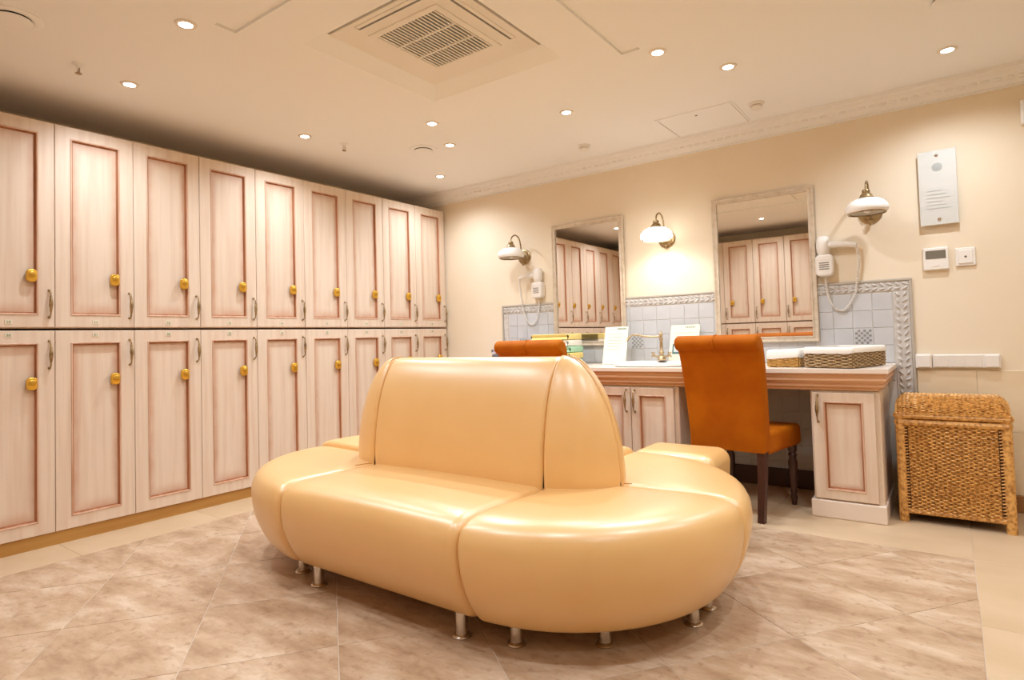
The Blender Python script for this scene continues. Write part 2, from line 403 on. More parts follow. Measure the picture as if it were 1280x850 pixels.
def handle_part(parent, x, z, L=.155):
    if 'handle' not in MESH:
        pts = [(0, .002, -L/2), (0, -.012, -L/2+.002), (0, -.026, -L/2+.016), (0, -.028, -L/2+.034), (0, -.030, -.028), (0, -.031, 0), (0, -.030, .028), (0, -.028, L/2-.034), (0, -.026, L/2-.016), (0, -.012, L/2-.002), (0, .002, L/2)]
        path = catmull(pts, 4); rr = []
        for p in path:
            z0 = abs(p.z); r = .0042
            if z0 < .040: r = .0048+.0058*math.cos(z0/.040*PI/2)
            if abs(z0-.040) < .004: r = .0066
            rr.append(r)
        m_ = MB().tube(path, rr, 8)
        for s in (-1, 1): m_.lathe([(.0001, -.002), (.008, -.002), (.008, .002), (.005, .005), (.0001, .006)], (0, 0, s*L/2), 10, 'y')
        o = m_.build('handle', M_brass, parent, 50); MESH['handle'] = o.data
    else: o = link('handle', MESH['handle'], parent)
    o.location = (x, 0, z); return o
MESH = {}
def shared(key, name, maker, m, parent, loc, smooth=None):
    if key not in MESH:
        o = maker().build(name, m, parent, smooth); MESH[key] = o.data
    else: o = link(name, MESH[key], parent)
    o.location = loc; return o
def lock_body():
    b = puff(rrect(.050, .072, .020, 4), .026, lambda u, v, s: (u, .001-s, v), .006, 3, 3); return b
def lock_face(): return MB().lathe([(.0001, 0), (.017, 0), (.017, .004), (.012, .007), (.006, .007), (.006, .011), (.0001, .012)], (0, 0, 0), 16, 'y')
LW, LU, LL = .418, 1.192, 1.150
def make_locker(upper):
    r = empty('locker', (0, 0, 0))
    Hh = LU if upper else LL; z0 = 1.2415 if upper else .0745
    MB().box(.001, LW-.001, .021, .52, z0-.004 if upper else z0, z0+Hh+(.002 if upper else .002)).build('body', M_wbody, r)
    d = door_parts(LW-.0014, Hh, r, (.0007, 0, z0), hx=.390, hz=(1.378-z0) if upper else (1.087-z0))
    lz = (1.535 if upper else .926)-z0
    k = shared('lockb', 'lock', lock_body, M_gold, d, (.306, .006, lz), 40)
    shared('lockf', 'lock_face', lock_face, M_goldd, r, (.3067, -.0195, lz+z0+.006), 40)
    return r
def reparent_lock(r):
    # the round face belongs to the lock's thing, one level up
    return r
def number_plate(r, upper, txt):
    z = 1.272 if upper else 1.198
    p = shared('nplate', 'number_plate', lambda: MB().box(-.017, .017, -.0022, 0, -.012, .012, .0008), M_plate, r, (.205, -.0004, z))
    me = text_mesh(txt, .021); me.materials.append(M_ink); o = link('digits', me, p); o.location = (0, -.0026, 0)
ordn = ['first', 'second', 'third', 'fourth', 'fifth', 'sixth', 'seventh', 'eighth', 'ninth', 'tenth']
protoU, protoL = make_locker(True), make_locker(False)
usedU = usedL = False
for i in range(10):                       # i = 0 next to the cream wall
    for upper in (True, False):
        if i == 0: o = protoU if upper else protoL
        else: o = copy_tree(protoU if upper else protoL)
        o.location = (0, -.02-LW*(i+1), 0); o.rotation_euler.z = PI/2
        tag(o, '%s whitewashed wooden locker with gold lock, %s from the cream wall with mirrors' % ('upper' if upper else 'lower', ordn[i]), 'locker', 'lockers along the long wall')
lockers = [o for o in col.objects if o.name.startswith('locker') and o.parent is None]
for i in range(6):                        # row opposite the mirrors, seen in them
    for upper in (True, False):
        o = copy_tree(protoU if upper else protoL); o.location = (.67+LW*(i+1)+i*.002, -4.45, 0); o.rotation_euler.z = PI
        tag(o, '%s whitewashed locker of the row facing the mirrors, %s from the corner of both rows' % ('upper' if upper else 'lower', ordn[i]), 'locker', '%s lockers facing the mirrors' % ('upper' if upper else 'lower'))
for o in lockers:
    i = round((-o.location.y-.02)/LW)-1
    up_ = o['label'].startswith('upper')
    if i <= 8: number_plate(o, up_, str((18 if up_ else 38)-i))
tag(MB().box(-.50, -.012, -.02-10*LW, -.002, 0, .072).build('trim_4', M_plinth), kind='structure')
tag(MB().box(.67, .67+6*LW+.01, -4.95, -4.462, 0, .072).build('trim_5', M_plinth), kind='structure')
tag(MB().box(-.03, .0, -4.46, -.024-10*LW, .072, 2.434).build('trim_6', M_wood), kind='structure')   # filler in the corner of the two rows
tag(MB().box(0, .668, -4.49, -4.46, .0, 2.434).build('trim_7', M_wood), kind='structure')

# ------------------------------------------------------------------ island sofa
sofa = empty('island_sofa', (2.215, -2.27, 0), 0, 'large oval cream leather island sofa with central backrest on short chrome legs', 'sofa')
HL = .530                                 # half the straight part
seatp = [(.13, .10), (.13, .462), (.30, .468), (.50, .474), (.62, .476), (.695, .470), (.742, .449), (.765, .412), (.771, .365), (.766, .310), (.750, .245), (.722, .180), (.688, .128), (.660, .098), (.625, .084), (.40, .084)]
def smoothprof(pr, i0, i1, n=3):
    mid = catmull([(*p, 0) for p in pr[i0:i1+1]], n); return [tuple(p) for p in pr[:i0]]+[(p.x, p.y) for p in mid]+[tuple(p) for p in pr[i1+1:]]
seatp = smoothprof(seatp, 1, 14, 3)
def crownf(lift):
    def f(q, t):
        k = max(0.0, (q[1]-.30)/.17); return (q[0], q[1]+(.008*math.sin(PI*t)**.7+lift)*k)
    return f
def straight_map(sgn): return lambda r, z, s: (sgn*(-HL+s), -sgn*r, z)     # sgn 1 front (towards -y), -1 back
def quarter_map(cx, a0, stretch=1.0):
    def f(r, z, s):
        a = a0+s; return (cx+r*stretch*math.cos(a), r*math.sin(a), z)
    return f
def seat(mapfn, L, b, lift, nm): return puff(seatp, L, mapfn, b, nm, 6, None, crownf(lift)).build('seat_cushion', M_leather, sofa, 42)
seat(straight_map(1), 2*HL, .042, 0, 10); seat(straight_map(-1), 2*HL, .042, .022, 10)
def seat_q(cx, a0, lift):
    # rounded by an angle at the rim: the sweep runs in radians, so the end rounding is given for the rim radius
    N = normals2d(seatp); b = .032; rings = []; Lr = PI/2; cr = crownf(lift)
    st = [(b*(1-math.cos(PI/2*i/6)), b*(1-math.sin(PI/2*i/6))) for i in range(7)]
    sts = [(d, e) for d, e in st]+[None]*13+[(-d, e) for d, e in reversed(st)]
    for k, it in enumerate(sts):
        ring = []
        for p, nn in zip(seatp, N):
            if it is None:
                t = (k-6)/14; a = a0+Lr*t; e = 0; off = 0
            else:
                d, e = it; a = a0 if d >= 0 and k < 10 else a0+Lr; off = d; t = 0 if k < 10 else 1
            q = (max(p[0]-nn[0]*e, .02), p[1]-nn[1]*e); q = cr(q, t)
            x, y = q[0]*math.cos(a), q[0]*math.sin(a)
            if it is not None:                       # slide off the seam plane by d along its normal
                x += -math.sin(a)*off; y += math.cos(a)*off
            ring.append((cx+x, y, q[1]))
        rings.append(ring)
    return MB().loops(rings).build('seat_cushion', M_leather, sofa, 42)
seat_q(HL, -PI/2, .0); seat_q(HL, 0, .0); seat_q(-HL, PI/2, .026); seat_q(-HL, PI, .0)
backp = [(.0, .44), (.204, .44), (.206, .50), (.202, .58), (.193, .66), (.178, .74), (.157, .82), (.128, .895), (.098, .95), (.066, .990), (.034, 1.009), (.0, 1.014)]
backp = [backp[0]]+[(p.x, p.y) for p in catmull([(*p, 0) for p in backp[1:]], 3)]
fx = lambda p: p[0] < .012
for sg in (1, -1): puff(backp, 2*HL, straight_map(sg), .022, 8, 5, fx).build('backrest_panel', M_leather, sofa, 42)
def back_q(cx, a0):
    N = normals2d(backp); b = .020; rings = []
    st = [(b*(1-math.cos(PI/2*i/5)), b*(1-math.sin(PI/2*i/5))) for i in range(6)]
    n = 12
    for k in range(6+n-1+6):
        ring = []
        for p, nn in zip(backp, N):
            if k < 6: d, e, a = st[k][0], st[k][1], a0
            elif k < 6+n-1: d, e, a = 0, 0, a0+PI/2*(k-5)/n
            else: d, e, a = -st[6+n+5-1-k][0], st[6+n+5-1-k][1], a0+PI/2
            r = p[0] if fx(p) else max(p[0]-nn[0]*e, .0); z = p[1] if fx(p) else p[1]-nn[1]*e
            bulge = 1+.0*math.sin(2*(a-a0))
            x, y = r*math.cos(a)*1.31*bulge, r*math.sin(a)*bulge
            if r > .01: x += -math.sin(a)*d; y += math.cos(a)*d
            ring.append((cx+x, y, z+.006))
        rings.append(ring)
    return MB().loops(rings).build('backrest_panel', M_leather, sofa, 42)
for cx, a0 in ((HL, -PI/2), (HL, 0), (-HL, PI/2), (-HL, PI)): back_q(cx, a0)
legs = []
for sg in (1, -1): legs += [(-.434, -.625*sg), (.432, -.630*sg)]
for cx, s in ((HL, 1), (-HL, -1)):
    for y in (-1, 1): legs += [(cx+s*.107, y*.567), (cx+s*.375, y*.398), (cx+s*.585, y*.080)]
for x, y in legs:
    l = shared('sleg', 'leg', lambda: MB().lathe([(.0001, .003), (.0235, .003), (.0235, .095), (.0001, .095)], n=16), M_chrome, sofa, (x, y, 0), 40)
    shared('sfoot', 'foot', lambda: MB().lathe([(.0001, 0), (.036, 0), (.037, .004), (.033, .009), (.024, .013), (.0001, .013)], n=18), M_foot, l, (0, 0, 0), 40)
# spare seat block behind the sofa
pf = empty('leather_pouf', (2.905, -1.29, 0), 0, 'small cream leather pouf standing behind the oval sofa beside rust chair', 'pouf')
pp = [(x, z) for x, z in rrect(.475, .375, .07, 6, 0, .268)]
puff(pp, .37, lambda u, v, s: (u*(1-.10*max(0, (.26-v)/.2)), -.185+s, v), .07, 6, 7).build('seat_cushion', M_leather, pf, 45)
for sx in (-1, 1):
    for sy in (-1, 1):
        l = link('leg', MESH['sleg'], pf); l.location = (sx*.17, sy*.12, 0); f = link('foot', MESH['sfoot'], l)

# ------------------------------------------------------------------ vanity: three cabinets and a worktop
def cabinet(x0, x1, doors, label, y=-.640, ztop=.745):
    c = empty('vanity_cabinet', ((x0+x1)/2, -.33, 0), 0, label, 'cabinet'); ox, oy = (x0+x1)/2, -.33
    MB().box(x0-ox, x1-ox, y+.003-oy, -.022-oy, .09, ztop, .004).build('body', M_wood, c)
    MB().box(x0-.016-ox, x1+.010-ox, y-.022-oy, -.022-oy, 0, .102, .006).build('plinth', M_worktop, c)
    for a, b, hside in doors:
        W = b-a; Hh = ztop-.012-.110
        door_parts(W, Hh, c, (a-ox, y-.018-oy, .110), st=.058, hx=.030 if hside < 0 else W-.030, hz=Hh-.095, t=.02)
    return c
cabinet(3.474, 3.832, [(3.484, 3.806, -1)], 'single-door whitewashed vanity cabinet beside the wicker hamper')
cabinet(1.955, 2.662, [(1.998, 2.313, 1), (2.317, 2.632, -1)], 'two-door whitewashed vanity cabinet under the sink')
cabinet(.800, 1.160, [(.826, 1.148, 1)], 'single-door whitewashed vanity cabinet at the end near the lockers')
wt = empty('worktop', (2.315, -.34, 0), 0, 'long pale worktop with stepped wooden crown edge along the cream wall', 'worktop')
WX0, WX1, WY0 = .752, 3.882, -.700
SKX, SKY = 2.385, -.385
bm = bmesh.new()
def bl(pts, z):
    vs_ = [bm.verts.new((p[0]-2.315, p[1]+.34, z)) for p in pts]; return vs_, [bm.edges.new((vs_[i], vs_[(i+1) % len(vs_)])) for i in range(len(vs_))]
outer = [(WX0, WY0), (WX1, WY0), (WX1, -.022), (WX0, -.022)]
hole = [(SKX+p[0], SKY+p[1]) for p in rrect(.52, .40, .17, 6)]
topo, e1 = bl(outer, .872); toph, e2 = bl(hole, .872)
bmesh.ops.triangle_fill(bm, edges=e1+e2, use_beauty=True)
boto, e3 = bl(outer, .848); both, e4 = bl(hole, .848)
for A, B in ((topo, boto), (toph, both)):
    for i in range(len(A)): bm.faces.new((A[i], A[(i+1) % len(A)], B[(i+1) % len(B)], B[i]))
bmesh.ops.recalc_face_normals(bm, faces=bm.faces[:])
me = bpy.data.meshes.new('slab'); bm.to_mesh(me); bm.free(); me.materials.append(M_worktop); link('slab', me, wt)
mb = MB(); prof = [(.848, .004), (.842, .006), (.836, .016), (.818, .020), (.812, .014), (.804, .014), (.798, .026), (.784, .034), (.779, .028), (.770, .028), (.765, .040), (.757, .050), (.746, .052)]
mb.loops([[(WX0+i-2.315, WY0+i+.34, z), (WX1-i-2.315, WY0+i+.34, z), (WX1-i-2.315, .318, z), (WX0+i-2.315, .318, z)] for z, i in prof], False, False)
mb.build('crown_moulding', M_crown, wt, 30)
for x0, x1 in ((WX0+.052, WX1-.052),): MB().box(x0-2.315, x1-2.315, WY0+.10+.34, WY0+.12+.34, .746, .80).build('apron', M_crown, wt)

# sink
sk = empty('sink', (SKX, SKY, .872), 0, 'white ceramic sink set into the vanity worktop', 'sink')
rings = []
for (sw, sh, r, z) in ((.55, .43, .18, .001), (.575, .455, .19, .008), (.575, .455, .19, .022), (.555, .435, .18, .030), (.50, .38, .16, .026), (.47, .35, .15, .005), (.43, .32, .14, -.05), (.33, .24, .11, -.10), (.10, .08, .038, -.116)):
    rings.append([(p[0], p[1], z) for p in rrect(sw, sh, r, 6)])
MB().loops(rings, False, True).build('basin', M_ceram, sk, 50)
MB().lathe([(.0001, 0), (.024, 0), (.020, .004), (.0001, .004)], (0, 0, -.1165), 16).build('drain', M_chrome, sk, 40)
fa = empty('faucet', (2.375, -.205, .9055), 0, 'antique bronze two-handle faucet with swan spout on the sink', 'faucet')
M_bronze = mat('bronze_tap', (.46, .34, .20), .3, metal=.9)
MB().lathe([(.0001, -.002), (.034, -.002), (.036, .006), (.028, .016), (.018, .030), (.015, .045), (.021, .055), (.021, .062), (.013, .070), (.012, .150), (.016, .158), (.016, .166), (.012, .172), (.012, .190), (.017, .196), (.015, .206), (.006, .212), (.004, .225), (.0001, .228)], n=16).build('column', M_bronze, fa, 50)
ang = math.radians(212)
dx, dy = math.cos(ang), math.sin(ang)
path = catmull([(0, 0, .182), (dx*.05, dy*.05, .180), (dx*.12, dy*.12, .184), (dx*.18, dy*.18, .196), (dx*.215, dy*.215, .198), (dx*.24, dy*.24, .180), (dx*.262, dy*.262, .155)], 5)
MB().tube(path, [.0075]*(len(path)-6)+[.0078, .0085, .0095, .011, .0125, .014], 10).build('spout', M_bronze, fa, 50)
for s in (-1, 1):
    h = MB().tube([(s*.012, 0, .022), (s*.045, -.004, .030), (s*.062, -.006, .040)], .009, 8).build('valve', M_bronze, fa, 50)
    mb = MB()
    for k in range(4):
        a = PI/4+k*PI/2; mb.tube([(s*.066, -.006, .043), (s*.066+.028*math.cos(a)*.6, -.006+.0, .043+.028*math.sin(a))], [.004, .006], 6)
    mb.ellipsoid((s*.066, -.006, .043), (.010, .010, .010)); mb.build('cross_handle', M_bronze, h, 50)

# ------------------------------------------------------------------ tiled backsplash
bs_ = empty('backsplash', (2.29, 0, .87), 0, 'grey tiled backsplash with raised relief border along the vanity', 'backsplash')
BOX, BOZ = 2.29, .87
TL, TR, TT, TD = .712, 3.985, 1.420, .115
MB().box(TL+.02-BOX, TR-.02-BOX, -.006, -.0005, 0.10-BOZ, TT-.02-BOZ).build('grout_bed', M_wgrout, bs_)
IL, IR, IT = TL+.078, TR-.110, TT-.085
decor = [(3.70, 1.075), (2.13, 1.08), (.98, 1.08)]
ncol = int((IR-IL)/TD)+1
for i in range(ncol):
    x1 = IR-i*TD; x0 = x1-TD
    if x1 < IL+.02: break
    x0 = max(x0, IL)
    for j in range(11):
        z1 = IT-j*TD; z0 = max(z1-TD, .10)
        if z1 < .13: break
        mid = (x0+x1)/2
        vis = z1 > .86 or 2.62 < mid < 3.52
        beh = 1.33 < x0 and x1 < 1.98 and z0 > 1.06 or 2.77 < x0 and x1 < 3.42 and z0 > 1.06
        if not vis or beh: continue
        full = abs(x1-x0-TD) < 1e-6 and abs(z1-z0-TD) < 1e-6
        isd = any(x0 <= dx_ < x1 and z0 <= dz_ < z1 for dx_, dz_ in decor)
        if full: t = shared('wt', 'tile', lambda: MB().box(-TD/2+.0016, TD/2-.0016, -.0105, -.004, -TD/2+.0016, TD/2-.0016, .0018), M_wtile, bs_, (mid-BOX, 0, (z0+z1)/2-BOZ))
        else: t = MB().box(x0+.0016-mid, x1-.0016-mid, -.0105, -.004, z0+.0016-(z0+z1)/2, z1-.0016-(z0+z1)/2, .0016).build('tile', M_wtile, bs_, loc=(mid-BOX, 0, (z0+z1)/2-BOZ))
        if isd:
            mb = MB(); q = 6
            for a in range(q):
                for b in range(q):
                    if (a+b) % 2 == 0: mb.box(-.048+.096*a/q+.001, -.048+.096*(a+1)/q-.001, -.0125, -.010, -.048+.096*b/q+.001, -.048+.096*(b+1)/q-.001)
            tag(mb.build('mosaic', M_mosaic, t), kind='stuff')
# relief border: outer bead, band with twisted leaves, inner bead
def border(x0, z0, x1, z1, horizontal):
    L = (x1-x0) if horizontal else (z1-z0)
    mb = MB(); bw = .062 if horizontal else .088
    if horizontal: mb.box(x0-BOX, x1-BOX, -.012, -.002, z0-BOZ, z0+bw-BOZ, .002)
    else: mb.box(x0-BOX, x0+bw-BOX, -.012, -.002, z0-BOZ, z1-BOZ, .002)
    b = mb.build('border_band', M_relief, bs_)
    mb = MB(); n = int(L/.042)
    for i in range(n):
        for k in (-1, 1):
            t = (i+.5)*L/n
            ang = .6*k+(.35 if i % 2 else -.1); rot = Matrix.Rotation(ang if horizontal else ang+PI/2, 3, 'Y')
            off = k*bw*.22
            c = (x0+t-BOX, -.013, z0+bw/2+off-BOZ) if horizontal else (x0+bw/2+off-BOX, -.013, z0+t-BOZ)
            mb.ellipsoid(c, (.020, .007, .0085), 7, 5, rot)
    tag(mb.build('border_relief', M_relief, b, 60), kind='stuff')
    return b
M_bead = mat('bead_stone', (.46, .41, .34), .5)
border(TL+.017, TT-.080, TR-.017, TT-.018, True); border(TR-.106, .12, TR-.018, TT-.081, False)
MB().box(TL-BOX, TR-BOX, -.018, -.0006, TT-.018-BOZ, TT-BOZ, .005).build('top_bead', M_bead, bs_)
MB().box(TR-.018-BOX, TR-BOX, -.018, -.0006, .10-BOZ, TT-.018-BOZ, .005).build('side_bead', M_bead, bs_)
MB().box(TL-BOX, TL+.016-BOX, -.018, -.0006, .87-BOZ, TT-.018-BOZ, .005).build('side_bead', M_bead, bs_)
MB().box(TL+.018-BOX, TL+.072-BOX, -.012, -.0006, .87-BOZ, TT-.082-BOZ, .003).build('border_band', M_relief, bs_)

# ------------------------------------------------------------------ mirrors
def mirror(x0, x1, label):
    z0, z1 = 1.022, 2.108; cx = (x0+x1)/2
    r = empty('wall_mirror', (cx, -.012, z0), 0, label, 'mirror'); W, Hh = x1-x0, z1-z0
    def ring(i, y): return [(-W/2+i, y, i), (W/2-i, y, i), (W/2-i, y, Hh-i), (-W/2+i, y, Hh-i)]
    MB().loops([ring(0, 0), ring(0, -.016), ring(.004, -.022), ring(.010, -.022), ring(.014, -.018), ring(.026, -.016), ring(.032, -.021), ring(.038, -.021), ring(.041, -.010), ring(.041, 0)], False, False).build('frame', M_mframe, r)
    MB().box(-W/2+.036, W/2-.036, -.0075, -.002, .036, Hh-.036).build('glass', M_mirror, r)
mirror(1.303, 2.003, 'tall framed wall mirror over the stacked towels, between two sconces')
mirror(2.740, 3.443, 'tall framed wall mirror behind the rust chair, beside a hair dryer')

# ------------------------------------------------------------------ sconces
def sconce(x, lit, label):
    zc = 1.862
    r = empty('wall_sconce', (x, 0, zc), 0, label, 'wall lamp')
    MB().lathe([(.0001, 0), (.070, 0), (.070, .006), (.060, .012), (.050, .013), (.046, .020), (.024, .026), (.016, .040), (.0001, .042)], (0, 0, 0), 24, 'y').build('backplate', M_brass, r, 45)
    path = catmull([(0, -.03, .0), (0, -.055, .02), (0, -.060, .10), (0, -.085, .165), (0, -.140, .188), (0, -.195, .165), (0, -.215, .125), (0, -.215, .10)], 5)
    MB().tube(path, .0065, 8).build('arm', M_brass, r, 50)
    MB().lathe([(.0001, .120), (.020, .120), (.024, .108), (.022, .098), (.034, .088), (.036, .078), (.046, .066), (.044, .060), (.0001, .060)], (0, -.215, 0), 20).build('gallery', M_brass, r, 45)
    sh = MB().lathe([(.044, .064), (.070, .058), (.098, .042), (.116, .020), (.122, .0), (.118, -.018), (.106, -.030), (.101, -.028), (.112, -.016), (.116, .0), (.110, .018), (.094, .037), (.068, .052), (.044, .057)], (0, -.215, 0), 32, cap=False)
    s = sh.build('shade', M_lit if lit else M_glassw, r, 50)
    MB().lathe([(.100, -.034), (.108, -.034), (.109, -.026), (.100, -.026), (.100, -.034)], (0, -.215, 0), 32, cap=False).build('shade_ring', M_brass, s, 45)
    MB().lathe([(.0001, -.052), (.006, -.050), (.010, -.042), (.016, -.034), (.016, -.020), (.0001, -.018)], (0, -.03, -.030), 12).build('finial', M_brass, r, 50)
    b = MB(); b.ellipsoid((0, -.215, .005), (.026, .026, .036), 12, 8); b.build('bulb', M_spotc if lit else M_glassw, r, 60)
    if lit:
        ld = bpy.data.lights.new('sconce_light', 'SPOT'); ld.energy = 6.5; ld.color = (1, .98, .95); ld.shadow_soft_size = .05; ld.spot_size = math.radians(150); ld.spot_blend = .35
        lo = bpy.data.objects.new('sconce_light', ld); col.objects.link(lo); lo.parent = r; lo.location = (0, -.215, -.04)
sconce(.985, False, 'unlit brass wall sconce with opal shade near the lockers')
sconce(2.372, True, 'glowing brass wall sconce with opal shade between the two mirrors')
sconce(3.775, False, 'unlit brass wall sconce with opal shade beside the metal plate')

# ------------------------------------------------------------------ hair dryers
def dryer(x, sg, label):
    r = empty('hair_dryer', (x, 0, 1.455), 0, label, 'hair dryer')
    body = puff(rrect(.110, .150, .030, 5, 0, .085), .075, lambda u, v, s: (u, -.001-s, v), .014, 4, 4).build('wall_holder', M_white, r, 45)
    mb = MB()
    for i in range(4): mb.box(-.030, .030, -.0775, -.075, .055+i*.014, .061+i*.014)
    mb.build('vent_slots', M_screen, body)
    MB().box(-.052, .052, -.078, -.074, .118, .122).build('seam_line', M_acw, body)
    # handset: barrel resting in the holder, handle pointing sideways
    MB().lathe([(.0001, -.045), (.030, -.045), (.040, -.030), (.043, 0), (.043, .045), (.036, .070), (.030, .078), (.0001, .078)], (-sg*.005, -.045, .205), 20).build('barrel', M_white, r, 45)
    pth = catmull([(sg*.02, -.048, .222), (sg*.08, -.050, .220), (sg*.14, -.050, .214), (sg*.195, -.050, .204)], 4)
    MB().tube(pth, [.024]*4+[.021]*4+[.019]*4+[.016], 12).build('handle', M_white, r, 50)
    cen = catmull([(sg*.190, -.050, .195), (sg*.200, -.045, .15), (sg*.195, -.035, .03), (sg*.165, -.03, -.13), (sg*.10, -.028, -.225), (sg*.035, -.028, -.19), (sg*.005, -.03, -.09), (0, -.03, .012)], 14)
    L = [0]
    for i in range(1, len(cen)): L.append(L[-1]+(cen[i]-cen[i-1]).length)
    pts = []; N = int(L[-1]/.0012); j = 0
    for i in range(N):
        d = L[-1]*i/(N-1)
        while j < len(L)-2 and L[j+1] < d: j += 1
        t = (d-L[j])/max(L[j+1]-L[j], 1e-9); p = cen[j].lerp(cen[j+1], t); tn = (cen[j+1]-cen[j]).normalized()
        u = tn.cross(Vector((0, 1, 0))).normalized(); a = 2*PI*d/.0105
        pts.append(p+u*(.0065*math.cos(a))+Vector((0, 1, 0))*(.0065*math.sin(a)))
    MB().tube(pts, .0028, 4).build('coil_cord', M_white, r, 60)
dryer(3.498, 1, 'white wall-mounted hair dryer with coiled cord beside the mirror behind the chair')
dryer(1.150, -1, 'white wall-mounted hair dryer with coiled cord between lockers-side sconce and towel mirror')

# ------------------------------------------------------------------ chairs
def make_chair():
    r = empty('parsons_chair', (0, 0, 0))     # front faces +y, origin on the floor under the seat
    # back profile in (y, z): rear is -y
    outer_ = [(-.245, .395), (-.252, .55), (-.275, .75), (-.306, .93), (-.325, .985)]
    roll = [(-.352, 1.000), (-.372, 1.022), (-.376, 1.050), (-.362, 1.075), (-.335, 1.088), (-.300, 1.082), (-.272, 1.060)]
    inner_ = [(-.256, 1.02), (-.238, .93), (-.205, .75), (-.180, .58), (-.172, .395)]
    pr = [(p.x, p.y) for p in catmull([(*p, 0) for p in outer_+roll+inner_], 3)]
    def bm_(u, v, s):
        k = 1-.075*max(0, min(1, (.95-v)/.5)); return ((s-.26)*k, u, v)
    b = puff(pr, .52, bm_, .022, 8, 5).build('backrest', M_suede, r, 45)
    # stitched tuck in the middle of the scroll
    MB().tube([(0, -.330, .992), (0, -.362, 1.004), (0, -.3785, 1.030), (0, -.376, 1.060), (0, -.352, 1.086), (0, -.318, 1.090)], .0035, 6).build('seam', M_suede, b)
    ps = rrect(.49, .135, .03, 4, .045, .445)
    puff(ps, .50, lambda u, v, s: ((s-.25)*(1-.05*(.29-u)/.5), u, v), .028, 6, 5).build('seat', M_suede, r, 45)
    for sx in (-1, 1):
        MB().loops([[(sx*.205+a*w_, y0+b_*w_, z) for a, b_ in ((-1, -1), (1, -1), (1, 1), (-1, 1))] for z, y0, w_ in ((0, -.262, .0185), (.2, -.232, .021), (.40, -.212, .024))]).build('leg', M_darkw, r)
        MB().lathe([(.0001, 0), (.014, 0), (.016, .02), (.021, .05), (.017, .07), (.022, .085), (.018, .10), (.026, .20), (.028, .27), (.020, .30), (.027, .315), (.020, .33), (.027, .345), (.027, .40), (.0001, .40)], (sx*.205, .238, 0), 14).build('leg', M_darkw, r, 45)
    return r
ch = make_chair(); ch.location = (3.085, -.665, 0); ch.rotation_euler.z = math.radians(-9)
tag(ch, 'rust suede scroll-back chair with dark legs at the vanity, back fully visible', 'chair', 'rust suede chairs')
c2 = copy_tree(ch); c2.location = (1.895, -.990, 0); c2.rotation_euler.z = math.radians(1)
tag(c2, 'rust suede scroll-back chair mostly hidden behind the sofa backrest', 'chair', 'rust suede chairs')

